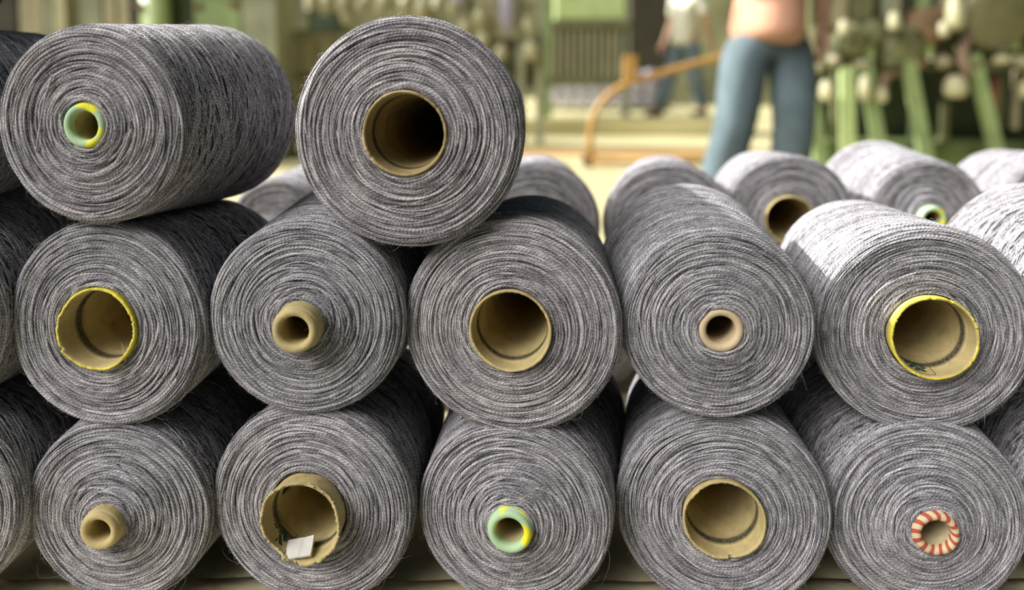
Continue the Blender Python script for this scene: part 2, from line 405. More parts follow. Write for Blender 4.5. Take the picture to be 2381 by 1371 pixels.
def on_inner(parent, polys, mat, name, rfun, zf, a0, dscale=1.0):
    """flat printed shapes laid on the inside of a tube. polys: lists of (x mm around, y mm deep)"""
    mb = MB()
    for quad in polys:
        n = 6
        q = [Vector((x, y, 0)) for x, y in quad]
        g = [[(q[0]*(1-i/n)+q[1]*(i/n))*(1-j/n)+(q[3]*(1-i/n)+q[2]*(i/n))*(j/n) for i in range(n+1)] for j in range(n+1)]
        vs = []
        for row in g:
            for p_ in row:
                d = p_.y*.001; r = rfun(d)-.0007; a = a0+p_.x*.001/r
                vs.append((r*math.cos(a), r*math.sin(a), zf-d))
        mb.add(vs, [(j*(n+1)+i, j*(n+1)+i+1, (j+1)*(n+1)+i+1, (j+1)*(n+1)+i) for j in range(n) for i in range(n)])
    return mb.build(name, mat, parent)
def seg(a, b, w=.45):
    a, b = Vector(a), Vector(b); d = (b-a).normalized(); n = Vector((-d.y, d.x))*w/2
    return [tuple(a-n), tuple(b-n), tuple(b+n), tuple(a+n)]
CHEV = [[(-9, 2), (-5, 2), (0, 9), (0, 14)], [(9, 2), (5, 2), (0, 9), (0, 14)],
        [(-10, 9), (-7, 7), (-1, 15.5), (-3, 17)], [(10, 9), (7, 7), (1, 15.5), (3, 17)],
        [(-2.6, 1), (2.6, 1), (1.8, 5), (-1.8, 5)]]
SQ = [seg((-14, -3), (14, -3)), seg((14, -3), (14, 21)), seg((14, 21), (-14, 21)), seg((-14, 21), (-14, -3))]

TUBE_L = .235
def pack_matrix(u, v, Y, vp):
    a = ray(*vp).normalized(); z = -a; x = (Vector((1, 0, 0))-z*z.x).normalized(); y = z.cross(x)
    m = Matrix((x, y, z)).transposed().to_4x4(); m.translation = W(u, v, Y); return m
def package(u, v, Rpx, Y, end, label, seed, vp=(1400, 180), tmat=None, L=.205, prot=None, detail=1.0, yarn=None, lead=13.0,
            group=None, spin=0.0, ragged=None, R=None, mirror=False, notches=(), tube_r=None, bulge=None, taper=.06):
    d = depth(u, v, Y); R = R or Rpx*d/F
    o = empty('yarn_cone', label, 'yarn cone', group=group)
    m = pack_matrix(u, v, Y, vp); m = m @ Matrix.Rotation(spin, 4, 'Z'); o.matrix_world = m
    nose = end == 'nose'
    rt = tube_r or (.0195 if nose else .0365)
    prot = prot if prot is not None else (.016 if nose else .006)
    b = bulge if bulge is not None else (.016 if nose else .005)
    zf = .009+b+prot
    me = yarn_mesh('yarn_winding', rt+.0008, R, L, (1 if nose else -1)*taper, b, seed, detail, lead)
    y = link('yarn_winding', me, yarn or YARN, o)
    far = rt+(.019 if nose else -.0175)
    tm = tube_mesh('cardboard_tube', rt, far, TUBE_L, zf, .0072 if nose else .0024, nose, seed+5,
                   ragged if ragged is not None else (.0002 if nose else .0006), rimlen=.009 if nose else .0075, notches=notches)
    t = link('cardboard_tube', tm, tmat or M_PLAIN, o)
    o['zf'] = zf; o['rt'] = rt
    return o, y, t, (zf, rt, far)

YB, YM, YT = .642, .643, .632
LBL = 'grey yarn cone '
packs = {}
# ---- top level
packs['T1'] = package(222, 289, 229, YT, 'nose', LBL+'with worn mint and yellow tube end, on top at upper left', 11, vp=(1387, 170), tmat=M_MINT, prot=.002, lead=17, ragged=.0007, bulge=.005, yarn=YARN_C)
packs['T2'] = package(951, 307, 266, .634, 'base', LBL+'with a wide brown tube mouth, on top between two cones', 12, vp=(1330, 185), L=.245, prot=.003, yarn=YARN_C, bulge=.007,
                      tmat=board_material('brown_board', (.36, .27, .12)), notches=((math.radians(215), .03, .002), (math.radians(38), .04, .0015)))
packs['T0'] = package(-262, 292, 240, .66, 'base', LBL+'on the top level, cut off by the left edge', 13, vp=(1250, 70), L=.215)
packs['T9'] = package(-740, 292, 240, .66, 'nose', LBL+'added unseen left of the frame on the top level, for shade', 14, vp=(1250, 70), detail=.6)  # unseen cone added past the left edge to help shade the upper left cone
packs['U0'] = package(-530, -165, 243, .66, 'base', LBL+'added unseen left of the frame above the top level, for shade', 15, vp=(1250, 100), detail=.6)  # unseen cone added higher up, blocks the sun from the upper left cone
# ---- middle level
packs['M0'] = package(-218, 738, 236, YM, 'nose', LBL+'in the middle level, cut off by the left edge', 20, vp=(1150, 170))
packs['M1'] = package(254, 750, 241, YM+.006, 'base', LBL+'with a yellow-rimmed wide tube, under the upper left cone', 21, vp=(1400, 200), tmat=M_YEL, prot=.006, bulge=.003, ragged=.0009, spin=1.0,
                      notches=((math.radians(210)-1.0, .035, .003),))
packs['M2'] = package(716, 736, 226, YM, 'nose', LBL+'with a smooth tan rounded nose, below the two topmost cones', 22, vp=(1250, 180), prot=.018, bulge=.012, yarn=YARN_B)
packs['M3'] = package(1192, 753, 251, YM, 'base', LBL+'with a bare kraft wide tube, centre of the middle level', 23, vp=(1400, 185), prot=.004, bulge=.006,
                      yarn=YARN_C, notches=((math.radians(128), .05, .0012),))
packs['M4'] = package(1666, 749, 220, YM-.006, 'nose', LBL+'with a small flush pinkish tan tube end, flank half shaded', 24, vp=(1338, 187), tmat=M_PINK, prot=.001, bulge=.013)
packs['M5'] = package(2143, 763, 243, YM+.008, 'base', LBL+'with a yellow-rimmed wide tube, green print inside, sunlit flank', 25, vp=(1405, 165), tmat=M_YEL, prot=.013, ragged=.0008,
                      notches=((math.radians(96), .04, .0022),))
packs['M6'] = package(2662, 762, 238, YM, 'nose', LBL+'in the middle level, sunlit, cut off by the right edge', 26, vp=(1480, 180), lead=16)
# ---- bottom level
packs['B0'] = package(-158, 1160, 232, YB, 'base', LBL+'in the bottom level, cut off by the left edge', 30, vp=(1300, 180))
packs['B1'] = package(283, 1180, 214, YB+.006, 'nose', LBL+'in the bottom level with a scuffed tan nose jutting out', 31, vp=(1250, 185), tube_r=.0172, prot=.012, yarn=YARN_B)
packs['B2'] = package(730, 1166, 237, YB+.006, 'base', LBL+'with a torn wide tube jutting out, holding white paper', 32, vp=(1380, 180), prot=.021, ragged=.0020,
                      notches=((math.radians(228), .22, .004), (math.radians(262), .12, .003), (math.radians(310), .08, .003)), tube_r=.0362)
packs['B3'] = package(1197, 1188, 224, YB, 'nose', LBL+'with mint and yellow ringed nose, middle of bottom level', 33, vp=(1450, 180), tmat=M_MINT, prot=.008)
packs['B4'] = package(1677, 1181, 240, YB+.006, 'base', LBL+'in the bottom level with a nicked plain wide tube', 34, vp=(1440, 180), prot=.006, ragged=.0008, yarn=YARN_B,
                      notches=((math.radians(281), .045, .004),))
packs['B5'] = package(2145, 1196, 225, YB, 'nose', LBL+'with a red and cream striped tube end, bottom level', 35, vp=(1400, 180), tmat=M_RED, prot=.006, ragged=.0009, yarn=YARN_B)
packs['B6'] = package(2622, 1183, 240, YB, 'base', LBL+'in the bottom level, cut off by the right edge', 36, vp=(1420, 180))
# ---- second row, behind the first
YS = 1.10
sec = [('S1', 655, 545, 'nose', (1500, 180), LBL+'blurred behind, seen between the two topmost cones', None),
       ('S2', 1246, 520, 'base', (1260, 180), LBL+'blurred behind, half hidden right of the topmost wide-mouthed cone', None),
       ('S3', 1550, 521, 'base', (1470, 180), LBL+'blurred in the second row, showing no tube, behind the half-shaded cone', None),
       ('S4', 1830, 506, 'base', (1400, 195), LBL+'blurred in the second row, showing part of a wide tube', M_PLAIN),
       ('S5', 2150, 502, 'nose', (1340, 180), LBL+'blurred in the second row, showing a small green tube end', M_MINT),
       ('S6', 2470, 505, 'base', (1420, 180), LBL+'blurred in the second row, cut off at the right edge', None)]
ymesh = {'nose': yarn_mesh('yarn_winding', .0205, .086, .205, .06, .010, 90, .7), 'base': yarn_mesh('yarn_winding', .0375, .096, .205, -.06, .005, 91, .7)}
tmesh = {'nose': tube_mesh('cardboard_tube', .0195, .0385, TUBE_L, .029, .0072, True, 92, .0002), 'base': tube_mesh('cardboard_tube', .0365, .019, TUBE_L, .022, .0024, False, 93, .0006)}
def far_package(m, end, label, group=None, tmat=None):
    o = empty('yarn_cone', label, 'yarn cone', group=group); o.matrix_world = m
    y = link('yarn_winding', ymesh[end], YARN, o)
    me = tmesh[end] if tmat is None else tmesh[end].copy()
    link('cardboard_tube', me, tmat or M_PLAIN, o); return o
for i, (k_, u, v, end, vp, lab, tm) in enumerate(sec):
    m = pack_matrix(u, v, YS, vp) @ Matrix.Rotation(i*1.3, 4, 'Z')
    far_package(m, end, lab, tmat=tm)
    m2 = m.copy(); m2.translation = Vector((m.translation.x+.08, m.translation.y, .213+(.092 if end == 'base' else .099)))
    far_package(m2, 'base' if end == 'nose' else 'nose', 'grey yarn cone in the dark behind the front stack, under second row', group='lower cones of the second row')

# ---- marks, loose ends, paper
o, y, t, (zf, rt, far) = packs['M5']
rf = lambda d, rt=rt, far=far: rt+(far-rt)*d/TUBE_L-.0024-(.0009 if d > .016 else 0)
CH2 = [[(x*1.0, y_*1.0+6) for x, y_ in q] for q in CHEV]; SQ2 = [[(x, y_+6) for x, y_ in q] for q in SQ]
on_inner(t, CH2, M_INK, 'printed_mark', rf, zf, math.radians(252)); on_inner(t, SQ2, M_LINE, 'printed_outline', rf, zf, math.radians(252))
o, y, t, (zf, rt, far) = packs['B2']
rf = lambda d, rt=rt, far=far: rt+(far-rt)*d/TUBE_L-.0024-(.0009 if d > .016 else 0)
on_inner(t, CH2, M_INK, 'printed_mark', rf, zf, math.radians(218)); on_inner(t, SQ2, M_LINE, 'printed_outline', rf, zf, math.radians(218))
on_inner(t, [[(-3, 34), (3, 34), (3, 40), (-3, 40)], [(-2, 42), (4, 42), (3, 45), (-2, 45)]], M_INK, 'ink_blot', rf, zf, math.radians(165))
# folded white paper resting inside the torn tube
mw = o.matrix_world.copy()
def paper():
    rng = random.Random(4); c = math.radians(262); mb = MB()
    base = Vector((.0262*math.cos(c), .0262*math.sin(c), zf-.008))
    ex = Vector((.93, .30, .0)).normalized(); ey = Vector((-.16, .42, -.9)).normalized(); en = ex.cross(ey)*-1
    n = 8; vs = []
    for lay in (0, 1):
        for j in range(n+1):
            for i in range(n+1):
                a, b = i/n-.5, j/n-.5
                h = .0009*math.sin(a*3+b*2)+lay*.0022+(.0006 if a > .1 else 0)
                vs.append(base+ex*(a*.0245)+ey*(b*.0185)+en*h)
    N1 = (n+1)**2; fs = []
    for lay in (0, 1):
        fs += [tuple(lay*N1+q for q in (j*(n+1)+i, j*(n+1)+i+1, (j+1)*(n+1)+i+1, (j+1)*(n+1)+i)) for j in range(n) for i in range(n)]
    rimi = [i for i in range(n+1)]+[j*(n+1)+n for j in range(1, n+1)]+[n*(n+1)+i for i in range(n-1, -1, -1)]+[j*(n+1) for j in range(n-1, 0, -1)]
    for q in range(len(rimi)):
        a, b = rimi[q], rimi[(q+1) % len(rimi)]; fs.append((a, b, b+N1, a+N1))
    mb.add(vs, fs)
    po = empty('folded_paper', 'small folded white paper resting inside the torn wide cardboard tube', 'paper'); po.matrix_world = mw
    mb.build('paper_sheet', M_PAPER, po)
    cr = MB(); o3 = en*.0042
    for a0, b0, a1, b1 in ((-.25, .25, .30, -.2), (.0, .05, .12, -.45), (.0, .05, -.06, .22)):
        A = base+ex*(a0*.0205)+ey*(b0*.015)+o3; B = base+ex*(a1*.0205)+ey*(b1*.015)+o3
        cr.tube([A, (A+B)/2+ex*.0003, B], .00016, 5)
    cr.build('pencil_mark', M_LINE, po)
paper()

def strand_on(key, pts, name='loose_strand', r=.0008, mat=None, frame='local'):
    """a length of yarn lying on a package end; pts in pixels, put just in front of the end"""
    o, y, t, _ = packs[key]; inv = o.matrix_world.inverted(); rng = np.random.default_rng(len(pts)*7)
    P = []
    for u, v, lift in pts:
        a = inv @ Vector((0, 0, CAMZ)); b = inv @ (Vector((0, 0, CAMZ))+ray(u, v)); d = b-a
        tt = (lift-a.z)/d.z; P.append(a+d*tt)
    P = np.array([list(p_) for p_ in P]); n = 40; tq = np.linspace(0, len(P)-1, n)
    Q = np.stack([np.interp(tq, np.arange(len(P)), P[:, i]) for i in range(3)], -1)
    for _ in range(3): Q[1:-1] = (Q[:-2]+Q[1:-1]*2+Q[2:])/4
    Nn = np.tile(np.array([[0, 0, 1.0]]), (n, 1))
    me = np_mesh(name, [sweep(Q[None], Nn[None], np.full((1, n), r), 6, rng, np.array([.9]))])
    return link(name, me, YARN, o)
strand_on('T1', [(122, 172, .0135), (104, 230, .0150), (92, 300, .0155), (84, 352, .0130)])
strand_on('T1', [(232, 225, .0185), (262, 262, .020), (268, 300, .0195)])
strand_on('T1', [(305, 300, .0165), (292, 340, .018), (270, 376, .0155)])
# splinter of torn card in the yellow-rimmed tube
o, y, t, (zf, rt, far) = packs['M1']
inv = o.matrix_world.inverted()
def px_local(o, u, v, z):
    inv = o.matrix_world.inverted(); a = inv @ Vector((0, 0, CAMZ)); d = inv @ (Vector((0, 0, CAMZ))+ray(u, v))-a; return a+d*((z-a.z)/d.z)
sp = MB(); sp.tube([px_local(o, 292, 838, zf-.003), px_local(o, 288, 815, zf-.002), px_local(o, 283, 796, zf-.001)], [.0009, .0007, .0002], 6)
sp.build('torn_splinter', M_PLAIN, t)

# ------------------------------------------------------------------ pallet and woven sheet
ZB = .2135
M_WOVEN = None
def woven():
    m, nt, N, L, b = newmat('woven_plastic_sacking'); t = N.new('ShaderNodeTexCoord'); sp_ = N.new('ShaderNodeSeparateXYZ'); L.new(t.outputs['Object'], sp_.inputs[0])
    wx = math_(nt, 'SINE', math_(nt, 'MULTIPLY', sp_.outputs[0], 4300)); wy = math_(nt, 'SINE', math_(nt, 'MULTIPLY', sp_.outputs[1], 4300))
    w = math_(nt, 'MULTIPLY', wx, wy); f = noise(nt, t.outputs['Object'], 30, 4)
    c = ramp(nt, f, [(.3, (.55, .49, .30)), (.7, (.80, .71, .46))]); c = mixc(nt, .35, c, ramp(nt, w, [(.0, (.6, .6, .6)), (1, (1, 1, 1))]), 'MULTIPLY')
    L.new(c, b.inputs['Base Color']); b.inputs['Roughness'].default_value = .42; bump(nt, b, math_(nt, 'ADD', w, math_(nt, 'MULTIPLY', f, 6)), .5, .0008); return m
M_WOVEN = woven()
M_WOOD = simple('pallet_wood', (.36, .27, .15), .8, var=.3, scale=6, bmp=.001, stretch=(1, 8, 8))
pal = empty('wooden_pallet', 'low wooden pallet under the stacked yarn cones', 'pallet', (0.2, .3, 0))
def pb(name, a, b, bev=.003):
    off = Vector((.2, .3, 0)); MB().box(Vector(a)-off, Vector(b)-off, bev).build(name, M_WOOD, pal)
X0, X1 = -1.5, 2.1
yy = .47
while yy < 1.42: pb('deck_board', (X0, yy, ZB-.030), (X1, yy+.095, ZB-.008)); yy += .112
for x in (X0, X0+.86, X0+1.74, X1-.1-.86, X1-.1): pb('stringer', (x, .47, .022), (x+.1, 1.46, ZB-.030))
for y_ in (.47, .9, 1.36): pb('bottom_board', (X0, y_, 0), (X1, y_+.095, .022))
def sheet(name, y0, y1, z, label, fold=None, seed=1):
    rng = random.Random(seed); nx, ny = 220, 18; vs = []; ph = [rng.uniform(0, 6) for _ in range(8)]
    def h(x, y): return .0012*math.sin(x*23+ph[0]+y*9)+.0009*math.sin(x*61+ph[1])+.0007*math.sin(x*7+y*90+ph[2])
    for j in range(ny+1):
        for i in range(nx+1):
            x = X0+(X1-X0)*i/nx; y = y0+(y1-y0)*j/ny
            if j in (0, ny): y += .0015*math.sin(x*31+ph[3])+.002*math.sin(x*8+ph[4])
            vs.append((x, y, z+h(x, y)))
    n = nx+1; fs = [(j*n+i, j*n+i+1, (j+1)*n+i+1, (j+1)*n+i) for j in range(ny) for i in range(nx)]
    off = len(vs); vs += [(p_[0], p_[1], p_[2]-.0035) for p_ in vs]; fs += [tuple(off+q for q in f[::-1]) for f in fs]
    ring = [i for i in range(n)]+[j*n+nx for j in range(1, ny+1)]+[ny*n+i for i in range(nx-1, -1, -1)]+[j*n for j in range(ny-1, 0, -1)]
    fs += [(ring[q], ring[(q+1) % len(ring)], ring[(q+1) % len(ring)]+off, ring[q]+off) for q in range(len(ring))]
    o = MB().add(vs, fs).build(name, M_WOVEN, None, True); return tag(o, label, 'sheet')
sheet('woven_sheet', .683, 1.44, ZB-.002, 'dull woven plastic sheet lying on the pallet under the yarn cones')
sheet('woven_sheet', .50, .679, ZB-.001, 'lighter woven plastic strip along the front edge of the pallet', seed=3)

# ------------------------------------------------------------------ hall
def struct(o): o['kind'] = 'structure'; return o
M_FLOOR = simple('beige_concrete', (.50, .45, .24), .75, var=.12, scale=1.4)
struct(MB().box((-14, -5, 0), (16, 3.0, .004)).build('trim_3', simple('shade_toned_concrete', (.085, .085, .06), .8, var=.3, scale=2)))  # dark slab added near the pallet: shade put into its colour, cuts bounce light
M_WALL = simple('olive_wall', (.20, .20, .11), .85, var=.45, scale=1.1)
struct(MB().box((-14, -5, -.1), (16, 20, 0)).build('floor', M_FLOOR))
struct(MB().box((-14, 19, 0), (16, 19.3, 5.5)).build('wall_back', M_WALL))
struct(MB().box((15.7, 4, 0), (16, 19, 5.5)).build('wall_right', M_WALL))
M_RUST = simple('orange_paint_line', (.45, .23, .07), .7, var=.2)
struct(MB().box((-14, 8.8, 0), (2.9, 19, .2), .01).build('trim_2', M_FLOOR))
struct(MB().box((-3.2, 6.55, 0), (2.3, 6.80, .02)).build('trim_1', M_RUST))

GREEN = simple('green_enamel', (.21, .28, .12), .45, var=.2, scale=5)
PALEG = simple('pale_green_enamel', (.40, .50, .22), .4, var=.12, scale=5)
DKG = simple('dark_green_metal', (.035, .055, .022), .6, var=.4, scale=6)
OLIVE = simple('olive_metal', (.11, .115, .05), .6, var=.35, scale=7)
GREYP = simple('grey_green_panel', (.24, .25, .16), .6, var=.2, scale=3)
CREAM = simple('cream_plastic', (.36, .34, .20), .5, var=.12, scale=9)
TAN = simple('tan_metal', (.28, .25, .15), .6, var=.2, scale=5)
DARK = simple('black_brown_metal', (.028, .024, .012), .7, var=.4, scale=6)
STEEL = simple('worn_steel', (.33, .32, .26), .45, .6, var=.25, scale=9)
LAV = simple('lavender_grey_cloth', (.30, .28, .34), .9, var=.2, scale=6)
ORANGE = simple('orange_brown_paint', (.36, .20, .05), .5, var=.18, scale=6)
RUSTM = simple('rusty_brown', (.16, .10, .05), .7, var=.35, scale=12)

def rect(mb, u0, v0, u1, v1, Y, th=.08, bev=0.0):
    a = W(u0, v1, Y); b = W(u1, v0, Y); a2 = W(u0, v0, Y)
    return mb.box((min(a.x, a2.x), Y, a.z), (b.x, Y+th, b.z), bev)
def floor_rect(mb, u0, v0, u1, Y, th=.3, bev=.01):
    b = W(u1, v0, Y); a = W(u0, v0, Y); return mb.box((a.x, Y, 0), (b.x, Y+th, b.z), bev)

# left: spinning machine behind the upper left cones
Y1 = 6.0
def machine(name, label, cat, u, Y):
    p_ = W(u, 180, Y); o = empty(name, label, cat, (p_.x, Y, 0)); return o, Vector((p_.x, Y, 0))
class Sub:
    """part builder relative to a machine's base"""
    def __init__(s, root, org): s.root, s.org = root, org
    def part(s, name, mb, mat, smooth=False, parent=None):
        mb.v = [tuple(Vector(p_)-s.org) for p_ in mb.v]; return mb.build(name, mat, parent or s.root, smooth)
r_, g_ = machine('spinning_frame', 'pale green and grey spinning machine blurred behind the topmost left cone', 'machine', 300, Y1)
s_ = Sub(r_, g_)
for (u0, v0, u1, mt, nm) in ((-90, -90, 32, DARK, 'dark_panel'), (40, -60, 96, TAN, 'side_panel'), (98, -60, 118, GREYP, 'side_panel'), (118, -120, 146, CREAM, 'post'),
                        (152, -80, 232, GREYP, 'side_panel'), (236, -120, 262, TAN, 'post'), (268, -120, 296, TAN, 'post'), (300, -120, 320, DARK, 'post'),
                        (394, -60, 442, DKG, 'door_panel'), (446, -60, 556, GREEN, 'door_panel'), (560, -40, 640, GREYP, 'side_panel')):
    s_.part(nm, floor_rect(MB(), u0, v0, u1, Y1+(0 if nm == 'post' else .08), .12 if nm == 'post' else .5), mt)
s_.part('rounded_post', MB().tube([W(357, -120, Y1), Vector((W(357, -120, Y1).x, Y1, 0))], .115, 20), PALEG, True)
for u, v in ((335, 16), (468, 18), (548, 14)):
    c = W(u, v, Y1-.06); s_.part('knob', MB().lathe([(0, 0), (.03, 0), (.035, .05), (.02, .09), (0, .095)], c, (0, -1, 0), 16), RUSTM, True)
s_.part('top_rail', MB().box((W(-90, -90, Y1).x, Y1, 1.45), (W(640, -90, Y1).x, Y1+.5, 1.6), .01), GREEN)

# dark control cabinet, pale guard
Y2 = 7.7
r_, g_ = machine('control_cabinet', 'dark olive cabinet blurred between the two topmost cones', 'cabinet', 700, Y2); s_ = Sub(r_, g_)
s_.part('body', rect(MB(), 638, -80, 790, 78, Y2, .5, .02), DKG); s_.part('door', rect(MB(), 650, -70, 716, 70, Y2-.02, .02, .004), OLIVE)
s_.part('handle', rect(MB(), 704, -10, 710, 18, Y2-.05, .02), STEEL); s_.part('stand', floor_rect(MB(), 655, 78, 775, Y2+.1, .3), OLIVE)
r_, g_ = machine('slatted_guard', 'pale beige slatted guard below the dark cabinet', 'guard', 690, 6.6); s_ = Sub(r_, g_)
for i in range(9): s_.part('slat', floor_rect(MB(), 596+i*19, 84, 611+i*19, 6.6, .03, .004), TAN if i % 2 else CREAM)
s_.part('top_rail', rect(MB(), 590, 78, 770, 90, 6.58, .05), TAN); s_.part('lower_rail', rect(MB(), 590, 172, 770, 182, 6.58, .05), OLIVE)

# creel with cream bobbins and hanging lavender yarn
Y3 = 7.5
r_, g_ = machine('creel_rack', 'tall creel rack of posts and rails behind the wide-mouthed top cone', 'rack', 1100, Y3); s_ = Sub(r_, g_)
for u in (1000, 1092, 1142, 1212, 1256):
    s_.part('post', floor_rect(MB(), u-9, -120, u+9, Y3, .07), (TAN, GREYP)[u % 4 == 0])
for v in (-60, 10, 86, 150): s_.part('rail', rect(MB(), 780, v, 1265, v+9, Y3+.07, .05), OLIVE)
s_.part('back_panel', rect(MB(), 1120, 92, 1268, 205, Y3+.14, .06), OLIVE)
rng = random.Random(5)
bob = MB().lathe([(0, -.09), (.045, -.09), (.05, -.08), (.022, -.07), (.06, -.05), (.052, .05), (.02, .085), (.015, .11), (0, .11)], k=16).build('bobbin', CREAM, None, True)
bob['category'] = 'bobbin'; first = True
spots = [(728, 0), (762, 6), (800, 2), (838, 14), (806, 34), (858, -6), (890, 6), (1018, 4), (1052, 20), (1066, -14), (1080, 66), (1116, 40), (1120, 98), (1100, 128), (1228, 60), (1234, 116), (1164, 122), (942, 8), (980, 22)]
for i, (u, v) in enumerate(spots):
    o = bob if i == 0 else bob.copy()
    if i: COL.objects.link(o)
    o.location = W(u, v, Y3-.08); o.rotation_euler = (rng.uniform(-.3, .3), rng.uniform(-.4, .4), 0); s = rng.uniform(.9, 1.45); o.scale = (s, s, s*.9)
    tag(o, 'cream yarn bobbin on the blurred creel rack behind topmost cones', 'bobbin', 'cream bobbins on the creel rack')
for u, v0, v1, lab in ((1180, -60, 84, 'longer lavender grey yarn hank hanging on the creel rack'), (1070, -60, 14, 'shorter lavender grey hank of yarn hanging left on the creel rack')):
    mb = MB(); a = W(u, v0, Y3-.1); b = W(u, v1, Y3-.1); w = .085
    mb.tube([a, a*.7+b*.3, a*.3+b*.7, b], [.03, w, w*.9, .03], 14); mb.v = [(x, (y_-Y3)*.6+Y3-.04, z) for x, y_, z in mb.v]
    tag(mb.build('yarn_hank', LAV, None, True, origin=tuple(a)), lab, 'yarn')

# centre machine with slatted guard
Y4 = 9.0
r_, g_ = machine('carding_machine', 'green machine with upright bars under a pale panel, centre background', 'machine', 1370, Y4); s_ = Sub(r_, g_)
s_.part('hood', rect(MB(), 1296, -90, 1464, 46, Y4, .8, .03), PALEG)
s_.part('beam', rect(MB(), 1280, 46, 1470, 66, Y4-.03, .2, .01), OLIVE)
s_.part('back_panel', rect(MB(), 1284, 66, 1468, 184, Y4+.25, .3), simple('dim_olive', (.16, .15, .075), .8))
for i in range(11): s_.part('bar', rect(MB(), 1292+i*16, 62, 1299+i*16, 182, Y4, .04), (TAN, GREYP)[i % 2])
s_.part('post', floor_rect(MB(), 1262, -90, 1284, Y4, .15), GREEN); s_.part('post', floor_rect(MB(), 1452, -90, 1468, Y4, .15), GREYP)
s_.part('base', rect(MB(), 1270, 180, 1468, 200, Y4-.02, .6), OLIVE)
struct(rect(MB(), 1470, -160, 1562, 262, 12.5, .3).build('door_1', DARK))
# rows of small grey cones on the floor far behind
Y5 = 11.0
cs = MB().lathe([(.02, .012), (.035, .012), (.088, .006), (.097, -.008), (.092, -.2), (.03, -.205)], (0, 0, 0), (0, -1, 0), 28)
conem = simple('grey_yarn_far', (.40, .38, .44), .9, var=.2, scale=60)
c0 = cs.build('yarn_cone', conem, None, True); n_ = 0
pbase = WF(1405, 268)
w0 = W(1275, 262, Y5).x; 
for row in range(3):
    for i in range(9):
        o = c0 if n_ == 0 else c0.copy()
        if n_: COL.objects.link(o)
        n_ += 1; o.location = (w0+.1+i*.205, Y5, .2+.12+.03+row*.19)
        tag(o, 'small blurred grey yarn cone in the low stack far behind orange handle', 'yarn cone', 'far low stack of grey yarn cones')
pl = empty('stacking_board', 'grey board under the far low stack of yarn cones', 'board', (w0+.9, Y5+.1, .2))
MB().box((-.95, -.12, 0), (.95, .15, .05), .005).build('board', GREYP, pl)

# trolley with a bent orange handle
r_, g_ = machine('hand_trolley', 'trolley with an orange-brown bent pipe handle, left of the man in jeans', 'trolley', 1460, 5.6); s_ = Sub(r_, g_)
YH = 5.6
pts = [W(1372, 318, YH), W(1376, 282, YH), W(1392, 244, YH), W(1420, 214, YH), W(1462, 190, YH), W(1530, 172, YH), W(1600, 152, YH), W(1690, 128, YH)]
def smooth(pts, n=5):
    for _ in range(3):
        q = [pts[0]]
        for a, b in zip(pts[:-1], pts[1:]): q += [a*.75+b*.25, a*.25+b*.75]
        pts = q+[pts[-1]]
    return pts
s_.part('bent_handle', MB().tube([Vector((pts[0].x, YH, .05))]+smooth(pts), .026, 14), ORANGE, True)
s_.part('upright', rect(MB(), 1452, 128, 1482, 196, YH-.03, .07, .006), ORANGE)
s_.part('cross_pipe', MB().tube([Vector((pts[0].x, YH, .06)), Vector((pts[-1].x, YH, .06))], .03, 12), ORANGE, True)
s_.part('rear_post', MB().tube([pts[-1], Vector((pts[-1].x, YH, .05))], .03, 12), ORANGE, True)
for x in (pts[0].x, pts[-1].x):
    s_.part('wheel', MB().lathe([(0, -.02), (.05, -.02), (.06, -.01), (.06, .01), (.05, .02), (0, .02)], (x, YH+.05, .06), (0, 1, 0), 20), DARK, True)

# right: big winding machine
Y6 = 5.2
r_, g_ = machine('winding_machine', 'large green winding machine with slanted legs filling the right background', 'machine', 2150, Y6); s_ = Sub(r_, g_)
s_.part('back_panel', rect(MB(), 1886, -140, 2560, 420, Y6+.75, .1), DKG)
s_.part('base_tray', floor_rect(MB(), 1890, 330, 2560, Y6+.3, .45), simple('mossy_tray', (.10, .14, .04), .8, var=.5, scale=5))
s_.part('long_rail', rect(MB(), 1890, 140, 2560, 162, Y6+.1, .1, .006), OLIVE)
s_.part('upper_rail', rect(MB(), 1890, -60, 2560, -20, Y6+.1, .2, .006), GREEN)
for u, r in ((1966, .10), (2078, .15), (2135, .13), (2285, .24), (2010, .09)):
    c = W(u, {1966: 100, 2078: 110, 2135: 62, 2285: 40, 2010: 76}[u], Y6+.15)
    s_.part('drum', MB().lathe([(0, 0), (r*.9, 0), (r, .02), (r, .28), (r*.9, .3), (0, .3)], c+Vector((0, .12, 0)), (0, -1, 0), 28), {2285: simple('olive_drum', (.13, .125, .055), .5), 2135: RUSTM}.get(u, OLIVE), True)
for (u0, v0, u1, v1, w, mt) in ((2110, 140, 2150, 350, .085, GREEN), (2262, 126, 2312, 330, .08, GREEN), (1968, 155, 1970, 310, .09, PALEG), (2010, 140, 2045, 345, .08, GREEN),
                                (1880, 190, 1905, 360, .08, GREEN), (2396, 120, 2440, 330, .08, GREEN)):
    a = W(u0, v0, Y6); b = W(u1, v1, Y6-.02); d = (b-a); b2 = a+d*((a.z-.02)/(a.z-b.z))
    s_.part('leg', MB().bar(a, b2, w, .06), mt)
for (u, v0, v1, w, mt) in ((2157, -60, 60, 24, GREEN), (2157, 60, 130, 32, PALEG), (2357, -60, 22, 30, GREEN), (2357, 22, 116, 40, PALEG), (2022, 84, 140, 26, PALEG), (1928, 96, 140, 26, GREYP),
                           (1960, -60, 60, 28, TAN), (2010, -60, 50, 44, OLIVE), (1905, -60, 60, 40, OLIVE), (2205, -60, 70, 26, TAN), (2080, -60, 40, 34, GREYP)):
    s_.part('upright', rect(MB(), u-w/2, v0, u+w/2, v1, Y6+.02, .07, .006), mt)
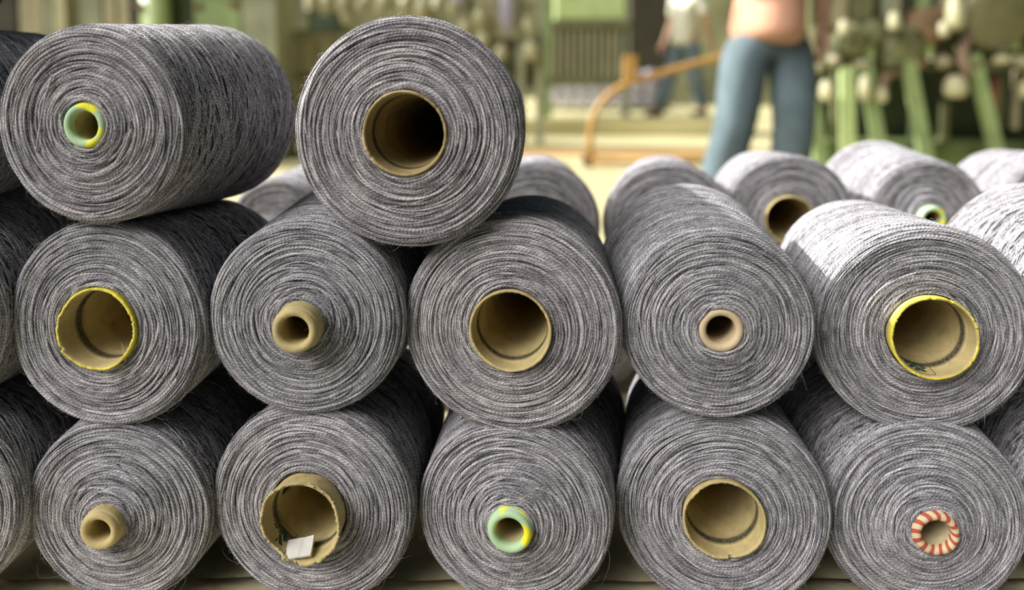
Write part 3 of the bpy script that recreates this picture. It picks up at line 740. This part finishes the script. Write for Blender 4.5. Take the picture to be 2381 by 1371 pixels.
s_.part('linkage', MB().tube([W(2250, 80, Y6), W(2235, 130, Y6), W(2252, 180, Y6)], .035, 10), simple('pinkish_steel', (.28, .19, .14), .6), True)
s_.part('linkage', MB().tube([W(2090, 170, Y6), W(2060, 176, Y6), W(2050, 230, Y6)], .03, 10), RUSTM, True)
s_.part('red_rod', MB().tube([W(2318, 170, Y6+.2), W(2310, 250, Y6+.2)], .018, 10), simple('dull_red', (.20, .05, .03), .6), True)
bs = [(1963, 66, .042, .06), (2080, 52, .045, .07), (2222, 34, .062, .13), (1924, 212, .056, .085), (2012, 208, .042, .10), (2052, 222, .036, .06), (2222, 204, .078, .085), (1898, 156, .048, .05), (2330, 140, .06, .03), (2390, 210, .055, .07), (2195, 70, .04, .06)]
s_.part('rear_box', rect(MB(), 1905, 0, 2560, 132, Y6+.45, .25), simple('mottled_brown', (.09, .08, .035), .7, var=.5, scale=9))  # mottled dark brown box behind the uprights
for i, (u, v0, v1, w, mt) in enumerate(((1945, 150, 330, 10, OLIVE), (1990, 0, 130, 12, TAN), (2040, 150, 200, 26, OLIVE), (2105, 0, 90, 12, GREYP), (2180, -60, 150, 12, TAN), (2240, 0, 120, 10, OLIVE), (2330, 150, 300, 14, OLIVE), (2130, 200, 330, 12, DKG), (2200, 240, 330, 18, OLIVE), (2372, 130, 300, 12, TAN))):
    s_.part('spindle_rod', rect(MB(), u-w/2, v0, u+w/2, v1, Y6+.22+.02*(i % 3), .05, .004), mt)
for u, v in ((1935, 140), (1998, 148), (2066, 146), (2128, 150), (2190, 144), (2254, 150), (2318, 120), (2376, 146)):
    s_.part('bearing', MB().lathe([(0, 0), (.05, 0), (.055, .03), (.03, .05), (.028, .09), (0, .09)], W(u, v, Y6+.05), (0, -1, 0), 18), (TAN, RUSTM, OLIVE)[u % 3], True)
lab_b = 'pale cream bobbin hanging among the green parts of the winding machine'
for u, v, r, h in bs:
    c = W(u, v, Y6-.09); o = MB().lathe([(0, h), (r*.45, h), (r*.8, h*.7), (r, 0), (r*.95, -h*.5), (r*.6, -h*.8), (0, -h*.82)], (0, 0, 0), (0, .1, 1), 22).build('bobbin', CREAM if v > 20 else TAN, None, True)
    o.location = c; tag(o, lab_b, 'bobbin', 'bobbins on the winding machine')

# ------------------------------------------------------------------ people
SKIN = simple('brown_skin', (.36, .20, .12), .55, var=.08, scale=5)
JEANS = simple('faded_blue_jeans', (.10, .14, .155), .85, var=.28, scale=5.5, bmp=.01)
PEACH = simple('peach_shirt', (.62, .33, .21), .8, var=.08, scale=4, bmp=.006)
WHITE = simple('off_white_shirt', (.58, .57, .46), .8, var=.07, scale=4, bmp=.006)
HAIR = simple('black_hair', (.015, .013, .012), .6)
SHOE = simple('dark_shoe_leather', (.03, .028, .025), .5)
def skinm(name, P, E, mat, parent, root=0, sub=2):
    me = bpy.data.meshes.new(name); me.from_pydata([p_[0] for p_ in P], E, []); o = bpy.data.objects.new(name, me); COL.objects.link(o); o.parent = parent
    m = o.modifiers.new('skin', 'SKIN'); m.use_smooth_shade = True
    if not me.skin_vertices:
        bm = bmesh.new(); bm.from_mesh(me); bm.verts.layers.skin.verify(); bm.to_mesh(me); bm.free()
    for i, p_ in enumerate(P):
        r = p_[1] if isinstance(p_[1], tuple) else (p_[1], p_[1]); sv = me.skin_vertices[0].data[i]; sv.radius = r; sv.use_root = i == root
    m2 = o.modifiers.new('sub', 'SUBSURF'); m2.levels = sub; m2.render_levels = sub
    me.materials.append(mat); return o
def person(label, loc, rz, shirt, legs, arms, s=1.0):
    """local: x to the person's left as seen from the front, -y faces forward"""
    root = empty('person', label, 'person', loc, (0, 0, rz)); root.scale = (s, s, s)
    (hl, kl, al), (hr, kr, ar) = legs; (el, wl_), (er, wr) = arms
    sl, sr = Vector((-.19, 0, 1.40)), Vector((.19, 0, 1.40))
    V = Vector
    P = [(V((0, 0, .96)), (.13, .11)), (V((0, 0, 1.12)), (.125, .10)), (V((0, .01, 1.30)), (.15, .11)), (V((0, .01, 1.44)), (.08, .07)), (V((0, -.005, 1.52)), .052), (V((0, -.02, 1.60)), (.070, .082)), (V((0, -.005, 1.68)), (.078, .095)), (V((0, 0, 1.75)), (.055, .07)), (V((0, -.118, 1.625)), (.012, .014))]
    E = [(0, 1), (1, 2), (2, 3), (3, 4), (4, 5), (5, 6), (6, 7), (5, 8)]
    def chain(start, pts):
        k = start
        for p_ in pts: P.append(p_); E.append((k, len(P)-1)); k = len(P)-1
        return k
    for sh, e, w in ((sl, el, wl_), (sr, er, wr)):
        d = (w-e).normalized(); h = chain(3, [(sh, .055), ((sh+e)/2, .045), (e, .038), ((e+w)/2, .036), (w, (.026, .022)), (w+d*.05, (.036, .018))])
        side = V((1, 0, 0)) if sh.x > 0 else V((-1, 0, 0)); cr = d.cross(V((1, 0, 0))).normalized()
        for q, ln in ((-.030, .066), (-.010, .078), (.010, .074), (.030, .058)):
            b0 = w+d*.09+cr*q; chain(h, [(b0, .011), (b0+d*ln*.5-side*.006, .0095), (b0+d*ln-side*.022, .008)])
        chain(h-1, [(w+d*.035-cr*.035, .012), (w+d*.075-cr*.05-side*.008, .0095)])
    for h, k, a in ((hl, kl, al), (hr, kr, ar)):
        chain(0, [(h, .085), ((h+k)/2, .075), (k, .055), ((k*.6+a*.4), .055), (a, .036), (a+V((0, -.06, -.045)), (.04, .03)), (a+V((0, -.16, -.055)), (.04, .022))])
    skinm('body', P, E, SKIN, root)
    # jeans
    P2 = [(V((0, 0, 1.00)), (.19, .135)), (V((0, 0, .90)), (.182, .138))]; E2 = [(0, 1)]
    for h, k, a in ((hl, kl, al), (hr, kr, ar)):
        i = 1
        for p_ in [(h+V((0, 0, -.04)), (.122, .122)), (h*.5+k*.5, (.116, .116)), (k, (.098, .10)), (k*.5+a*.5, (.094, .096)), (a+V((0, 0, .02)), (.09, .092))]:
            P2.append(p_); E2.append((i, len(P2)-1)); i = len(P2)-1
    skinm('jeans', P2, E2, JEANS, root)
    P3 = [(V((-.02, 0, .83)), (.225, .165)), (V((-.01, 0, .93)), (.222, .165)), (V((0, 0, 1.05)), (.212, .155)), (V((0, 0, 1.22)), (.19, .14)), (V((0, .01, 1.36)), (.18, .12)), (V((0, .01, 1.45)), (.09, .08))]; E3 = [(0, 1), (1, 2), (2, 3), (3, 4), (4, 5)]
    for sh, e in ((sl, el), (sr, er)):
        P3 += [(sh, .075), (sh*.55+e*.45, .066), (sh*.2+e*.8, .068)]; n = len(P3); E3 += [(4, n-3), (n-3, n-2), (n-2, n-1)]
    skinm('shirt', P3, E3, shirt, root)
    hb = MB(); bm = bmesh.new(); bmesh.ops.create_uvsphere(bm, u_segments=20, v_segments=12, radius=1)
    for v in bm.verts: v.co = (v.co.x*.093, v.co.y*.11+.02, 1.715+v.co.z*.088+(.0 if v.co.y > -.2 else .035))
    bm.verts.index_update(); hb.add([v.co[:] for v in bm.verts], [[v.index for v in f.verts] for f in bm.faces]); bm.free(); hb.build('hair', HAIR, root, True)
    for a in (al, ar):
        sb = MB(); c = a; sb.lathe([(.0, 0), (.047, .0), (.052, .03), (.045, .07), (.045, .10)], (c.x, c.y, 0), (0, 0, 1), 18); sb.box((c.x-.05, c.y-.20, 0), (c.x+.05, c.y+.05, .055), .02)
        sb.build('shoe', SHOE, root, True)
    return root
V = Vector
pm = W(1785, 180, 3.35)
person('person in peach shirt and faded jeans standing with legs apart', (pm.x, 3.35, 0), .12, PEACH,
       ((V((-.105, 0, .90)), V((-.155, -.02, .50)), V((-.255, .03, .085))), (V((.105, 0, .90)), V((.115, -.04, .50)), V((.105, .02, .085)))),
       ((V((-.27, -.06, 1.16)), V((-.12, -.26, 1.24))), (V((.27, .02, 1.14)), V((.245, -.03, .93)))))
pm2 = W(1592, 250, 9.6)
person('person in off-white shirt and jeans walking far behind', (pm2.x, 9.6, .2), -.9, WHITE,
       ((V((-.09, 0, .90)), V((-.10, -.16, .50)), V((-.10, -.36, .085))), (V((.09, 0, .90)), V((.10, .05, .50)), V((.10, .22, .085)))),
       ((V((-.26, .05, 1.14)), V((-.27, -.08, .90))), (V((.26, .02, 1.14)), V((.27, .12, .92)))), s=1.08)
